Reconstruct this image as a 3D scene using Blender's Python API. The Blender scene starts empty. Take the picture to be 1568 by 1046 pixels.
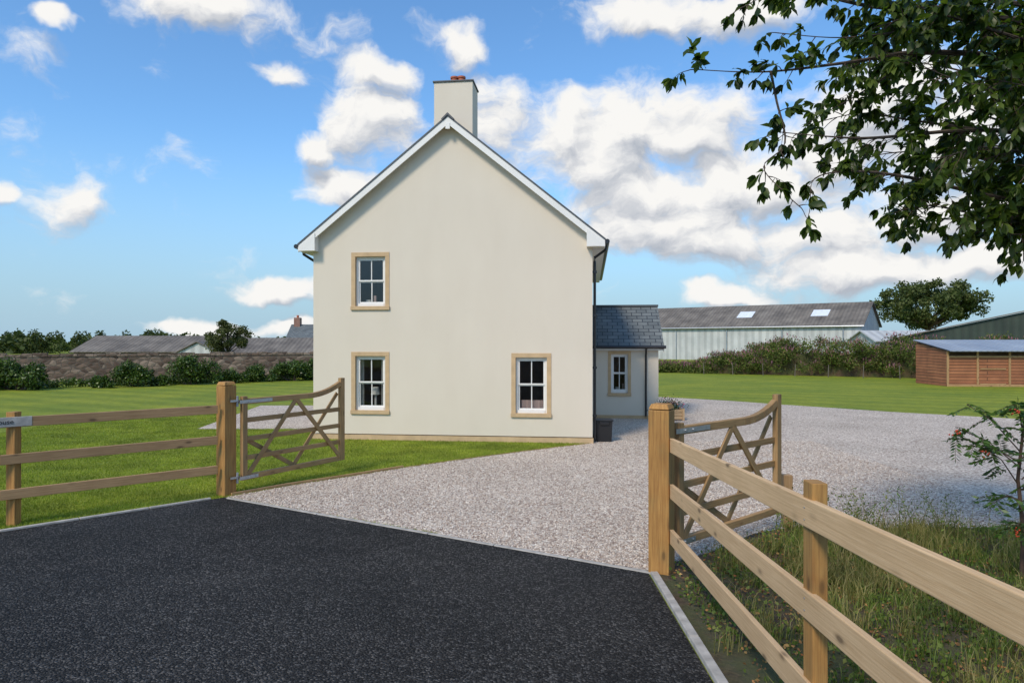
import bpy, math, random
import numpy as np
from mathutils import Vector, Matrix
random.seed(7); rng=np.random.default_rng(7)
scene=bpy.context.scene
rad=math.radians

# ------------------------------------------------------------------ helpers
def link(o,parent=None):
    scene.collection.objects.link(o)
    if parent: o.parent=parent
    return o
def empty(name,loc=(0,0,0),rz=0):
    o=bpy.data.objects.new(name,None); o.location=loc; o.rotation_euler=(0,0,rz); o.empty_display_size=.3
    return link(o)
class MB:
    def __init__(s): s.v=[];s.f=[];s.m=[];s.uv=[]
    def face(s,pts,mat=0,uv=None):
        b=len(s.v); s.v+= [tuple(p) for p in pts]; s.f.append(tuple(range(b,b+len(pts)))); s.m.append(mat)
        s.uv+= (uv if uv else [(p[0],p[2] if abs(p[2]-pts[0][2])+abs(p[2]-pts[-2][2])>1e-6 else p[1]) for p in pts])
    def obox(s,c,ax,hx,mat=0,taper=1.0):
        c=Vector(c); a=[Vector(q).normalized() for q in ax]
        o1,o2=random.uniform(0,50),random.uniform(0,50)
        def P(i,j,k):
            t=taper if i>0 else 1
            return c+a[0]*hx[0]*i+a[1]*hx[1]*j*t+a[2]*hx[2]*k*t
        b=len(s.v); idx={}
        for i in(-1,1):
            for j in(-1,1):
                for k in(-1,1):
                    idx[(i,j,k)]=len(s.v); s.v.append(tuple(P(i,j,k)))
        F=[[(-1,-1,-1),(-1,-1,1),(-1,1,1),(-1,1,-1)],[(1,-1,-1),(1,1,-1),(1,1,1),(1,-1,1)],
           [(-1,-1,-1),(1,-1,-1),(1,-1,1),(-1,-1,1)],[(-1,1,-1),(-1,1,1),(1,1,1),(1,1,-1)],
           [(-1,-1,-1),(-1,1,-1),(1,1,-1),(1,-1,-1)],[(-1,-1,1),(1,-1,1),(1,1,1),(-1,1,1)]]
        for n,q in enumerate(F):
            s.f.append(tuple(idx[t] for t in q)); s.m.append(mat)
            for t in q:
                l,u,w=t[0]*hx[0],t[1]*hx[1],t[2]*hx[2]
                s.uv.append((l+o1,u+w+o2) if n>1 else (u+o1,w*.1+o2))
    def box(s,x0,x1,y0,y1,z0,z1,mat=0,along='x'):
        c=((x0+x1)/2,(y0+y1)/2,(z0+z1)/2); h=(abs(x1-x0)/2,abs(y1-y0)/2,abs(z1-z0)/2)
        X,Y,Z=(1,0,0),(0,1,0),(0,0,1)
        if along=='x': s.obox(c,(X,Y,Z),h,mat)
        elif along=='y': s.obox(c,(Y,Z,X),(h[1],h[2],h[0]),mat)
        else: s.obox(c,(Z,X,Y),(h[2],h[0],h[1]),mat)
    def beam(s,p0,p1,w,h,mat=0,up=(0,0,1)):
        p0=Vector(p0);p1=Vector(p1);d=(p1-p0); L=d.length; d.normalize()
        side=d.cross(Vector(up)); side.normalize(); u=side.cross(d)
        s.obox((p0+p1)/2,(d,side,u),(L/2,w/2,h/2),mat)
    def tube(s,pts,rads,n=6,mat=0,cap=True):
        pts=[Vector(p) for p in pts]; b=len(s.v)
        if not hasattr(rads,'__len__'): rads=[rads]*len(pts)
        for i,p in enumerate(pts):
            d=(pts[min(i+1,len(pts)-1)]-pts[max(i-1,0)]).normalized()
            r=Vector((0,0,1)) if abs(d.z)<.9 else Vector((1,0,0))
            a=d.cross(r).normalized(); c=d.cross(a)
            for k in range(n):
                t=2*math.pi*k/n; s.v.append(tuple(p+(a*math.cos(t)+c*math.sin(t))*rads[i]))
        for i in range(len(pts)-1):
            for k in range(n):
                k2=(k+1)%n
                s.f.append((b+i*n+k,b+i*n+k2,b+(i+1)*n+k2,b+(i+1)*n+k)); s.m.append(mat)
                s.uv+=[(i,k/n),(i,(k+1)/n),(i+1,(k+1)/n),(i+1,k/n)]
        if cap:
            for e in (0,len(pts)-1):
                s.f.append(tuple(b+e*n+k for k in range(n))); s.m.append(mat); s.uv+=[(0,0)]*n
    def prism(s,prof,y0,y1,mat=0):   # prof in x,z extruded in y
        n=len(prof)
        s.face([(x,y0,z) for x,z in prof],mat); s.face([(x,y1,z) for x,z in prof[::-1]],mat)
        for i in range(n):
            a,b=prof[i],prof[(i+1)%n]; L=math.hypot(a[0]-b[0],a[1]-b[1])
            s.face([(a[0],y0,a[1]),(b[0],y0,b[1]),(b[0],y1,b[1]),(a[0],y1,a[1])],mat,[(y0,0),(y0,L),(y1,L),(y1,0)])
    def build(s,name,mats,parent=None,smooth=False,bevel=0):
        me=bpy.data.meshes.new(name); me.from_pydata(s.v,[],s.f)
        ul=me.uv_layers.new(name='UVMap'); ul.data.foreach_set('uv',np.array(s.uv,dtype=np.float32).ravel())
        for m in mats: me.materials.append(m)
        me.polygons.foreach_set('material_index',s.m)
        if smooth: me.polygons.foreach_set('use_smooth',[True]*len(s.f))
        me.update()
        import bmesh
        bm=bmesh.new(); bm.from_mesh(me); bmesh.ops.recalc_face_normals(bm,faces=bm.faces); bm.to_mesh(me); bm.free()
        o=bpy.data.objects.new(name,me)
        if bevel:
            b=o.modifiers.new('b','BEVEL'); b.width=bevel; b.segments=2; b.limit_method='ANGLE'
        return link(o,parent)
def fast(name,V,F,mat,parent=None,smooth=False):
    V=np.asarray(V,dtype=np.float32);F=np.asarray(F,dtype=np.int32)
    me=bpy.data.meshes.new(name); me.vertices.add(len(V)); me.vertices.foreach_set('co',V.ravel())
    k=F.shape[1]; me.loops.add(F.size); me.loops.foreach_set('vertex_index',F.ravel())
    me.polygons.add(len(F)); me.polygons.foreach_set('loop_start',np.arange(0,F.size,k,dtype=np.int32))
    me.polygons.foreach_set('loop_total',np.full(len(F),k,dtype=np.int32))
    me.materials.append(mat); me.update(calc_edges=True); me.validate()
    o=bpy.data.objects.new(name,me); return link(o,parent)
def unit(a): return a/np.maximum(np.linalg.norm(a,axis=1,keepdims=True),1e-9)
def leaves(name,P,size,mat,parent=None,D=None,ratio=.5,fold=.15):
    P=np.asarray(P,float); n=len(P)
    if D is None: D=rng.normal(size=(n,3))
    D=unit(np.asarray(D,float)); R=rng.normal(size=(n,3)); S=unit(np.cross(D,R)); N=np.cross(D,S)
    size=np.broadcast_to(size,(n,)).reshape(n,1)
    a=P; t=P+D*size; m=P+D*size*.45
    l=m+S*size*ratio*.5+N*size*fold; r=m-S*size*ratio*.5+N*size*fold
    V=np.stack([a,l,t,r],1).reshape(-1,3); F=np.arange(4*n).reshape(n,4)
    return fast(name,V,F,mat,parent)
def hz(y): return .05*max(0.0,6.8-y)

# ------------------------------------------------------------------ material helpers
def newmat(name):
    m=bpy.data.materials.new(name); m.use_nodes=True; nt=m.node_tree
    p=nt.nodes['Principled BSDF']; return m,nt,p
def N(nt,t,**k):
    n=nt.nodes.new(t)
    for a,b in k.items(): setattr(n,a,b)
    return n
def ramp(nt,fac,stops,interp='LINEAR'):
    r=nt.nodes.new('ShaderNodeValToRGB'); r.color_ramp.interpolation=interp
    e=r.color_ramp.elements
    while len(e)<len(stops): e.new(.5)
    for i,(p,c) in enumerate(stops):
        e[i].position=p; e[i].color=(*c,1) if len(c)==3 else c
    nt.links.new(fac,r.inputs[0]); return r.outputs[0]
def mixc(nt,a,b,fac,mode='MIX'):
    m=nt.nodes.new('ShaderNodeMix'); m.data_type='RGBA'; m.blend_type=mode
    for s,v in((m.inputs[6],a),(m.inputs[7],b),(m.inputs[0],fac)):
        if isinstance(v,(int,float)): s.default_value=v
        elif isinstance(v,tuple): s.default_value=(*v,1)
        else: nt.links.new(v,s)
    return m.outputs[2]
def bump(nt,p,h,strength=.5,dist=.01):
    b=N(nt,'ShaderNodeBump'); b.inputs['Strength'].default_value=strength; b.inputs['Distance'].default_value=dist
    nt.links.new(h,b.inputs['Height']); nt.links.new(b.outputs[0],p.inputs['Normal'])
def coord(nt,kind='Object',scale=(1,1,1),rot=(0,0,0)):
    t=N(nt,'ShaderNodeTexCoord'); m=N(nt,'ShaderNodeMapping'); m.inputs['Scale'].default_value=scale; m.inputs['Rotation'].default_value=rot
    nt.links.new(t.outputs[kind],m.inputs[0]); return m.outputs[0]
def noise(nt,vec,scale,detail=5,rough=.55,out=0):
    n=N(nt,'ShaderNodeTexNoise'); n.inputs['Scale'].default_value=scale; n.inputs['Detail'].default_value=detail; n.inputs['Roughness'].default_value=rough
    nt.links.new(vec,n.inputs['Vector']); return n.outputs[out]
def voro(nt,vec,scale,feature='F1',out='Distance'):
    n=N(nt,'ShaderNodeTexVoronoi',feature=feature); n.inputs['Scale'].default_value=scale
    nt.links.new(vec,n.inputs['Vector']); return n.outputs[out]
def island(nt): return N(nt,'ShaderNodeNewGeometry').outputs['Random Per Island']
def simple(name,col,rough=.6,metal=0,var=.12,vs=3,bs=0,bscale=200):
    m,nt,p=newmat(name); c=coord(nt)
    k=noise(nt,c,vs,6)
    lo=tuple(x*(1-var) for x in col); hi=tuple(min(1,x*(1+var)) for x in col)
    nt.links.new(ramp(nt,k,[(.3,lo),(.7,hi)]),p.inputs['Base Color'])
    p.inputs['Roughness'].default_value=rough; p.inputs['Metallic'].default_value=metal
    if bs: bump(nt,p,noise(nt,c,bscale,4),bs,.01)
    return m
def wood(name,dark,light,knot=.5,grain=40,rough=.75,green=0,blot=.5):
    m,nt,p=newmat(name); uv=coord(nt,'UV')
    g=coord(nt,'UV',(1.1,grain,1)); n1=noise(nt,g,2.2,9,.65); n2=noise(nt,uv,2.2,4)
    col=ramp(nt,n1,[(.28,dark),(.7,light)])
    isl=island(nt); v=ramp(nt,isl,[(0,(.8,.8,.8)),(1,(1.12,1.1,1.06))]); col=mixc(nt,col,v,1.0,'MULTIPLY')
    blotch=ramp(nt,n2,[(.35,(.75,.72,.66)),(.65,(1.08,1.08,1.08))]); col=mixc(nt,col,blotch,blot,'MULTIPLY')
    kv=coord(nt,'UV',(3.2,8.5,1)); kd=voro(nt,kv,1.0)
    kr=ramp(nt,kd,[(0,(1,1,1)),(.09,(1,1,1)),(.17,(.25,.25,.25)),(.26,(0,0,0))])
    kk=N(nt,'ShaderNodeMath',operation='MULTIPLY'); nt.links.new(kr,kk.inputs[0]); kk.inputs[1].default_value=knot
    col=mixc(nt,col,tuple(x*.35 for x in dark),kk.outputs[0])
    if green: 
        n3=noise(nt,uv,4,4); f=ramp(nt,n3,[(.5,(0,0,0)),(.75,(green,)*3)]); col=mixc(nt,col,(.16,.17,.07),f)
    nt.links.new(col,p.inputs['Base Color']); p.inputs['Roughness'].default_value=rough
    bump(nt,p,n1,.35,.006); return m
def leafmat(name,cols,trans=.3,rough=.45,spec=.4):
    m,nt,p=newmat(name); i=island(nt); st=[(k/(max(1,len(cols)-1)),c) for k,c in enumerate(cols)]
    c=ramp(nt,i,st); nn=noise(nt,coord(nt),1.3,3); c=mixc(nt,c,ramp(nt,nn,[(.35,(.6,.62,.6)),(.65,(1.25,1.2,1.1))]),1.0,'MULTIPLY')
    nt.links.new(c,p.inputs['Base Color']); p.inputs['Roughness'].default_value=rough
    p.inputs['Specular IOR Level'].default_value=spec
    t=N(nt,'ShaderNodeBsdfTranslucent'); nt.links.new(mixc(nt,c,(1.3,1.5,.6),1.0,'MULTIPLY'),t.inputs[0])
    mx=N(nt,'ShaderNodeMixShader'); mx.inputs[0].default_value=trans
    nt.links.new(p.outputs[0],mx.inputs[1]); nt.links.new(t.outputs[0],mx.inputs[2])
    nt.links.new(mx.outputs[0],nt.nodes['Material Output'].inputs[0]); return m

# ---- surfaces
def m_asphalt():
    m,nt,p=newmat('asphalt'); c=coord(nt)
    v=voro(nt,c,62,out='Color'); s=N(nt,'ShaderNodeSeparateColor'); nt.links.new(v,s.inputs[0])
    col=ramp(nt,s.outputs[0],[(0,(.016,.0145,.0135)),(.5,(.034,.032,.030)),(.8,(.070,.066,.063)),(1,(.175,.165,.155))])
    b=noise(nt,c,.55,6,.65); col=mixc(nt,col,ramp(nt,b,[(.35,(.66,.66,.66)),(.65,(1.32,1.3,1.27))]),1.0,'MULTIPLY')
    d=voro(nt,c,62); n=noise(nt,c,22,5,.7)
    a=N(nt,'ShaderNodeMath',operation='SUBTRACT'); nt.links.new(n,a.inputs[0]); nt.links.new(d,a.inputs[1])
    nt.links.new(col,p.inputs['Base Color']); p.inputs['Roughness'].default_value=.75; p.inputs['Specular IOR Level'].default_value=.2
    bump(nt,p,a.outputs[0],1.0,.045); return m
def m_gravel():
    m,nt,p=newmat('gravel'); c=coord(nt)
    v=voro(nt,c,36,out='Color'); s=N(nt,'ShaderNodeSeparateColor'); nt.links.new(v,s.inputs[0])
    col=ramp(nt,s.outputs[0],[(0,(.25,.18,.14)),(.3,(.45,.36,.29)),(.65,(.61,.52,.43)),(1,(.80,.73,.63))])
    b=noise(nt,c,.45,6); col=mixc(nt,col,ramp(nt,b,[(.35,(.86,.84,.81)),(.65,(1.08,1.07,1.05))]),1.0,'MULTIPLY')
    d=voro(nt,c,36); inv=N(nt,'ShaderNodeMath',operation='SUBTRACT'); inv.inputs[0].default_value=1; nt.links.new(d,inv.inputs[1])
    nt.links.new(col,p.inputs['Base Color']); p.inputs['Roughness'].default_value=.85
    bump(nt,p,inv.outputs[0],.8,.022); return m
def m_grass(name,lo,hi,s=1):
    m,nt,p=newmat(name); c=coord(nt)
    a=noise(nt,c,60*s,4,.7); b=noise(nt,c,.35,5); k=noise(nt,c,3.5,5,.65)
    col=ramp(nt,a,[(.3,lo),(.7,hi)])
    col=mixc(nt,col,ramp(nt,b,[(.35,(.82,.88,.85)),(.65,(1.22,1.12,1.0))]),1.0,'MULTIPLY')
    col=mixc(nt,col,ramp(nt,k,[(.35,(.8,.84,.8)),(.65,(1.18,1.13,1.1))]),1.0,'MULTIPLY')
    w=N(nt,'ShaderNodeTexWave',wave_type='BANDS',bands_direction='X'); w.inputs['Scale'].default_value=.19; w.inputs['Distortion'].default_value=.6
    nt.links.new(coord(nt,'Object',(1,1,1),(0,0,rad(-62))),w.inputs['Vector'])
    col=mixc(nt,col,ramp(nt,w.outputs['Fac'],[(.3,(.9,.92,.9)),(.7,(1.1,1.08,1.05))]),1.0,'MULTIPLY')
    nt.links.new(col,p.inputs['Base Color']); p.inputs['Roughness'].default_value=.8; p.inputs['Specular IOR Level'].default_value=.15
    bump(nt,p,a,.6,.03); return m
def m_soil():
    m,nt,p=newmat('soil'); c=coord(nt); a=noise(nt,c,22,8,.7); b=noise(nt,c,1.6,5)
    col=ramp(nt,a,[(.3,(.035,.022,.012)),(.5,(.10,.063,.035)),(.72,(.20,.14,.08))])
    col=mixc(nt,col,(.085,.10,.028),ramp(nt,b,[(.42,(0,0,0)),(.58,(.8,.8,.8))]))
    nt.links.new(col,p.inputs['Base Color']); p.inputs['Roughness'].default_value=.95; bump(nt,p,a,1,.06); return m
def m_render():
    m,nt,p=newmat('render_wall'); c=coord(nt)
    st=noise(nt,coord(nt,'Object',(2.2,2.2,.7)),.9,5); n=noise(nt,c,.6,4)
    col=ramp(nt,st,[(.25,(.675,.59,.475)),(.75,(.70,.618,.502))]); col=mixc(nt,col,ramp(nt,n,[(.3,(.98,.98,.98)),(.7,(1.02,1.02,1.02))]),1.0,'MULTIPLY')
    sp=voro(nt,c,1.3); col=mixc(nt,col,(.45,.38,.3),ramp(nt,sp,[(0,(.5,.5,.5)),(.016,(.3,.3,.3)),(.026,(0,0,0))]))
    nt.links.new(col,p.inputs['Base Color']); p.inputs['Roughness'].default_value=.9; bump(nt,p,noise(nt,c,160,3),.25,.006); return m
def m_brickuv(name,c1,c2,mortar,w,h,ms=.01,kind='UV',scale=1,bs=.5,rough=.7,off=.5):
    m,nt,p=newmat(name); b=N(nt,'ShaderNodeTexBrick',offset=off); b.inputs['Scale'].default_value=scale
    b.inputs['Color1'].default_value=(*c1,1); b.inputs['Color2'].default_value=(*c2,1); b.inputs['Mortar'].default_value=(*mortar,1)
    b.inputs['Brick Width'].default_value=w; b.inputs['Row Height'].default_value=h; b.inputs['Mortar Size'].default_value=ms
    c=coord(nt,kind); nt.links.new(c,b.inputs['Vector'])
    col=mixc(nt,b.outputs[0],ramp(nt,noise(nt,coord(nt),1.4,5),[(.3,(.8,.8,.8)),(.7,(1.2,1.2,1.2))]),1.0,'MULTIPLY')
    nt.links.new(col,p.inputs['Base Color']); p.inputs['Roughness'].default_value=rough
    inv=N(nt,'ShaderNodeMath',operation='SUBTRACT'); inv.inputs[0].default_value=1; nt.links.new(b.outputs['Fac'],inv.inputs[1])
    bump(nt,p,inv.outputs[0],bs,.01); return m
def m_stonewall():
    m,nt,p=newmat('rubble_stone'); c=coord(nt,'Object',(1,1,1.7)); v=voro(nt,c,2.6,out='Color'); e=voro(nt,c,2.6,'DISTANCE_TO_EDGE')
    s=N(nt,'ShaderNodeSeparateColor'); nt.links.new(v,s.inputs[0])
    col=ramp(nt,s.outputs[0],[(0,(.09,.055,.04)),(.5,(.19,.125,.09)),(1,(.33,.24,.18))])
    col=mixc(nt,(.13,.10,.08),col,ramp(nt,e,[(.02,(0,0,0)),(.07,(1,1,1))])); nt.links.new(col,p.inputs['Base Color']); p.inputs['Roughness'].default_value=.95
    bump(nt,p,e,.8,.08); return m
def m_corr(name,c1,c2,period=.18,kind='UV',bands='X',rough=.6,dirt=.5,bs=.6):
    m,nt,p=newmat(name); w=N(nt,'ShaderNodeTexWave',bands_direction=bands); w.inputs['Scale'].default_value=.314/period/1.0
    c=coord(nt,kind); nt.links.new(c,w.inputs['Vector'])
    n=noise(nt,coord(nt),.5,7,.65); n2=noise(nt,coord(nt,'UV',(1,.12,1)),1.2,5)
    col=ramp(nt,n,[(.35,c1),(.65,c2)]); col=mixc(nt,col,ramp(nt,n2,[(.3,(.65,.62,.6)),(.65,(1.1,1.1,1.1))]),dirt,'MULTIPLY')
    col=mixc(nt,col,ramp(nt,w.outputs['Fac'],[(.2,(.8,.8,.8)),(.6,(1.05,1.05,1.05))]),.8,'MULTIPLY')
    nt.links.new(col,p.inputs['Base Color']); p.inputs['Roughness'].default_value=rough
    bump(nt,p,w.outputs['Fac'],bs,.06); return m
def m_glass():
    m,nt,p=newmat('window_glass'); nt.nodes.remove(p)
    g=N(nt,'ShaderNodeBsdfGlossy'); g.inputs['Roughness'].default_value=.03; g.inputs[0].default_value=(.9,.95,1,1)
    t=N(nt,'ShaderNodeBsdfTransparent'); t.inputs[0].default_value=(.8,.82,.8,1)
    mx=N(nt,'ShaderNodeMixShader'); mx.inputs[0].default_value=.06
    nt.links.new(t.outputs[0],mx.inputs[1]); nt.links.new(g.outputs[0],mx.inputs[2]); nt.links.new(mx.outputs[0],nt.nodes['Material Output'].inputs[0]); return m

M={}
M['asphalt']=m_asphalt(); M['gravel']=m_gravel(); M['lawn']=m_grass('lawn_grass',(.125,.165,.018),(.28,.33,.04)); M['soil']=m_soil()
M['render']=m_render(); M['white']=simple('white_paint',(.78,.75,.70),.45,var=.03)
M['sand']=simple('sandstone',(.54,.375,.21),.85,var=.12,vs=5,bs=.3,bscale=60)
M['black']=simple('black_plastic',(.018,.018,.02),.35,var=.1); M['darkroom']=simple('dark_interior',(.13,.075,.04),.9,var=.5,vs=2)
M['slate']=m_brickuv('slate',(.115,.13,.13),(.17,.185,.18),(.03,.035,.04),.32,.2,.012,bs=1,rough=.65)
M['lead']=simple('lead_ridge',(.07,.075,.08),.5); M['terra']=simple('terracotta',(.42,.11,.05),.7)
M['curtain']=simple('curtain_cloth',(.55,.53,.5),.9,var=.1,vs=8); M['pink']=simple('blind_cloth',(.42,.3,.28),.9)
M['glass']=m_glass(); M['kerb']=simple('concrete_edging',(.40,.37,.33),.9,var=.25,vs=9,bs=.4,bscale=90)
M['postwood']=wood('post_timber',(.27,.12,.03),(.56,.30,.085),.75,grain=24,green=.3)
M['railwood']=wood('rail_timber',(.30,.165,.07),(.54,.34,.17),.8)
M['palewood']=wood('pale_rail_timber',(.50,.31,.15),(.72,.50,.285),.9,grain=46,blot=.3)
M['gatewood']=wood('gate_timber',(.22,.12,.05),(.48,.30,.13),.5,green=.25)
M['galv']=simple('galvanised_steel',(.42,.44,.46),.4,.8,var=.15,vs=20)
M['stonewall']=m_stonewall()
M['roofgrey']=m_corr('fibre_cement_roof',(.11,.095,.08),(.23,.20,.165),.45,rough=.85)
M['cladwhite']=m_corr('pale_cladding',(.43,.44,.425),(.55,.55,.53),.9,rough=.6,dirt=.3)
M['greenclad']=m_corr('green_cladding',(.018,.03,.022),(.035,.05,.035),.6,rough=.6)
M['blueroof']=m_corr('blue_grey_roof',(.26,.30,.36),(.38,.42,.46),.3,rough=.5)
M['skylight']=simple('rooflight_panel',(.75,.78,.8),.3)
M['stablewood']=m_brickuv('stable_boards',(.30,.11,.05),(.39,.155,.07),(.04,.02,.012),4,.16,.014,kind='UV',rough=.8)
M['brick']=m_brickuv('red_brick',(.28,.11,.07),(.22,.08,.05),(.3,.25,.2),.22,.075,.008,kind='UV')
M['bark']=simple('bark',(.075,.055,.04),.95,var=.4,vs=14,bs=.8,bscale=30)
M['twig']=simple('twig_bark',(.07,.04,.025),.8,var=.3,vs=10)
M['stake']=simple('weathered_stake',(.13,.11,.085),.9,var=.3)

# ------------------------------------------------------------------ ground sheets
def sheet(name,pts,off,mat,cut=True):
    import bmesh
    bm=bmesh.new(); vs=[bm.verts.new((x,y,0)) for x,y in pts]; f=bm.faces.new(vs)
    bmesh.ops.bisect_plane(bm,geom=bm.verts[:]+bm.edges[:]+bm.faces[:],plane_co=(0,6.8,0),plane_no=(0,1,0))
    bm.normal_update()
    for f in bm.faces:
        if f.normal.z<0: f.normal_flip()
    for v in bm.verts: v.co.z=hz(v.co.y)+off
    me=bpy.data.meshes.new(name); bm.to_mesh(me); bm.free(); me.materials.append(mat)
    return link(bpy.data.objects.new(name,me))
sheet('ground',[(-1500,-30),(1500,-30),(1500,2500),(-1500,2500)],0,M['lawn'])
lawn_edge=[(-4.2,10.25),(-3.55,11.0),(-2.84,11.67),(-1.97,12.55),(-.83,13.55),(.22,14.4),(1.0,15.0),(1.78,15.55)]
gravel=[(1.43,6.86)]+[(-4.26,10.16)]+lawn_edge[1:]+[(2.5,21.0),(4.3,28.5),(6.3,28.9),(8.4,27.2),(10.1,25.3),(12.6,22.7),(15.4,20.5),(30,14),(30,7.5),(6.4,7.5),(3.4,7.2)]
sheet('gravel_drive',gravel,.004,M['gravel'])
sheet('gravel_path',[(-8.4,18.2),(-4.6,18.2),(-4.0,25),(-9.2,25)],.004,M['gravel'])
asph=[(1.36,6.86),(-4.26,10.14),(-6.22,8.29),(-14,1.4),(-14,-25),(1.0,-25),(1.16,0)]
sheet('asphalt_road',asph,.008,M['asphalt'])
verge=[(1.44,6.95),(2.2,7.5),(2.9,8.2),(3.5,8.5),(5,8.42),(6.5,8.5),(9,8.6),(16,8.6),(16,-25),(1.08,-25),(1.24,0)]
sheet('soil_verge',verge,.012,M['soil'])
mb=MB()
def strip(mb,pts,w,z0,z1,mat=0,seg=.9):
    for (x0,y0),(x1,y1) in zip(pts,pts[1:]):
        L=math.hypot(x1-x0,y1-y0); n=max(1,round(L/seg))
        for i in range(n):
            a=(i+.006)/n; b=(i+.994)/n
            A=(x0+(x1-x0)*a,y0+(y1-y0)*a); B=(x0+(x1-x0)*b,y0+(y1-y0)*b)
            zc=(z0+z1)/2; mb.beam((A[0],A[1],zc+hz(A[1])),(B[0],B[1],zc+hz(B[1])),w,z1-z0,mat)
strip(mb,[(1.40,6.80),(-4.2,10.08)],.055,-.05,.018)
strip(mb,[(-4.42,10.02),(-6.22,8.29),(-14,1.4)],.06,-.05,.03)
strip(mb,[(1.405,6.76),(1.20,0),(1.04,-20)],.07,-.05,.04)
mb.build('road_edging',[M['kerb']],bevel=.006)
mb=MB(); strip(mb,[(x-.03,y+.03) for x,y in lawn_edge[:4]],.035,-.03,.04,seg=1.2); strip(mb,[(x-.03,y+.03) for x,y in lawn_edge[3:]],.02,-.03,.012,seg=1.2)
mb.build('lawn_edging',[M['railwood']])

def inside(P,poly):
    x,y=P[:,0],P[:,1]; c=np.zeros(len(P),bool); n=len(poly)
    for i in range(n):
        x0,y0=poly[i];x1,y1=poly[(i+1)%n]
        if y0==y1: continue
        c^=((y0>y)!=(y1>y))&(x<(x1-x0)*(y-y0)/(y1-y0)+x0)
    return c
def blades(name,P,h,w,mat,lean=.5,parent=None):
    n=len(P); a=rng.uniform(0,2*np.pi,n); s=np.stack([np.cos(a),np.sin(a),np.zeros(n)],1)*w/2
    l=rng.normal(size=(n,3))*lean; l[:,2]=1; t=P+unit(l)*(h*rng.uniform(.5,1.3,n))[:,None]
    V=np.stack([P-s,P+s,t],1).reshape(-1,3); return fast(name,V,np.arange(3*n).reshape(n,3),mat,parent)
M['blade']=leafmat('grass_blades',[(.12,.165,.018),(.195,.26,.026),(.28,.345,.045),(.36,.38,.08)],.3,.6,.2)
q=np.stack([rng.uniform(-13,2,420000),8.2+rng.random(420000)**1.5*14],1)
house_fp=[(-4.8,16.36),(1.9,15.6),(3,25),(-4,26)]
ok=~inside(q,gravel)&~inside(q,asph)&~inside(q,house_fp)&~inside(q,[(-8.4,18.2),(-4.6,18.2),(-4.0,25),(-9.2,25)])
q=q[ok]
P=np.c_[q,np.zeros(len(q))]; blades('lawn_blades',P,.038,.009,M['blade'])
# gravel stones
n=80000; q=np.stack([rng.uniform(-4.3,7,n),7+rng.random(n)**1.4*9],1); q=q[inside(q,gravel)&~inside(q,verge)]
n=len(q); r=rng.uniform(.006,.016,n)
base=np.array([[1,0,0],[0,1,0],[-1,0,0],[0,-1,0],[0,0,.7],[0,0,-.7]],float)
V=base[None]+rng.normal(0,.22,(n,6,3)); an=rng.uniform(0,6.28,n); ca,sa=np.cos(an)[:,None],np.sin(an)[:,None]
V=np.stack([V[...,0]*ca-V[...,1]*sa,V[...,0]*sa+V[...,1]*ca,V[...,2]],2)*r[:,None,None]
V+=np.c_[q,np.full(n,.007)][:,None,:]
F=np.array([[0,1,4],[1,2,4],[2,3,4],[3,0,4],[1,0,5],[2,1,5],[3,2,5],[0,3,5]])[None]+6*np.arange(n)[:,None,None]
ms,nt,p=newmat('stone_chips'); nt.links.new(ramp(nt,island(nt),[(0,(.25,.18,.145)),(.4,(.50,.40,.325)),(.8,(.67,.575,.485)),(1,(.82,.75,.66))]),p.inputs['Base Color']); p.inputs['Roughness'].default_value=.85
fast('gravel_stones',V.reshape(-1,3),F.reshape(-1,3),ms)

# ------------------------------------------------------------------ house
H=empty('white_rendered_house',(1.84,15.6,0),rad(-6.5))
W=6.64; cx=-W/2; SL=.807; AP=7.56; D=9.0
def roofz(x,off=0): return AP-off-SL*abs(x-cx)
wins=[(-5.70,-4.77,3.075,4.44),(-5.70,-4.77,.61,2.083),(-1.867,-.944,.581,2.059)]
mb=MB()
xs=[-W,-5.70,-4.77,-1.867,-.944,0]; 
def cell(x0,x1,z0,z1):
    if z1-z0>1e-4: mb.face([(x0,0,z0),(x1,0,z0),(x1,0,z1),(x0,0,z1)])
wt=roofz(0,.12)
zt=4.6
for i in range(5):
    x0,x1=xs[i],xs[i+1]; cur=.14
    for w in sorted([w for w in wins if abs(w[0]-x0)<1e-3],key=lambda w:w[2]):
        cell(x0,x1,cur,w[2]); cur=w[3]
    cell(x0,x1,cur,zt)
mb.face([(-W,0,zt),(0,0,zt),(0,0,wt),(cx,0,AP-.12),(-W,0,wt)])
mb.face([(0,0,.14),(0,D,.14),(0,D,wt),(0,0,wt)]); mb.face([(-W,D,.14),(-W,0,.14),(-W,0,wt),(-W,D,wt)])
mb.face([(0,D,.14),(-W,D,.14),(-W,D,wt),(cx,D,AP-.12),(0,D,wt)])
c0,c1=cx-.40,cx+.52
mb.box(c0,c1,.12,.85,6.9,8.44,along='z')
mb.build('walls',[M['render']],H)
mb=MB(); mb.box(-W-.02,.02,-.02,D+.02,-.2,.12)
mb.build('plinth',[M['sand']],H)
mb=MB()
mb.box(c0-.03,c1+.03,.09,.88,8.44,8.48); mb.build('chimney_cap',[M['lead']],H,bevel=.01)
mb=MB()
for xx in(cx+.0,cx+.17): mb.tube([(xx+.02,.48,8.48),(xx+.02,.48,8.64),(xx+.02,.48,8.65),(xx+.02,.48,8.69)],[.09,.08,.1,.1],14)
mb.build('chimney_pots',[M['terra'],M['lead']],H)
OV=.30
mb=MB()
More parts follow.
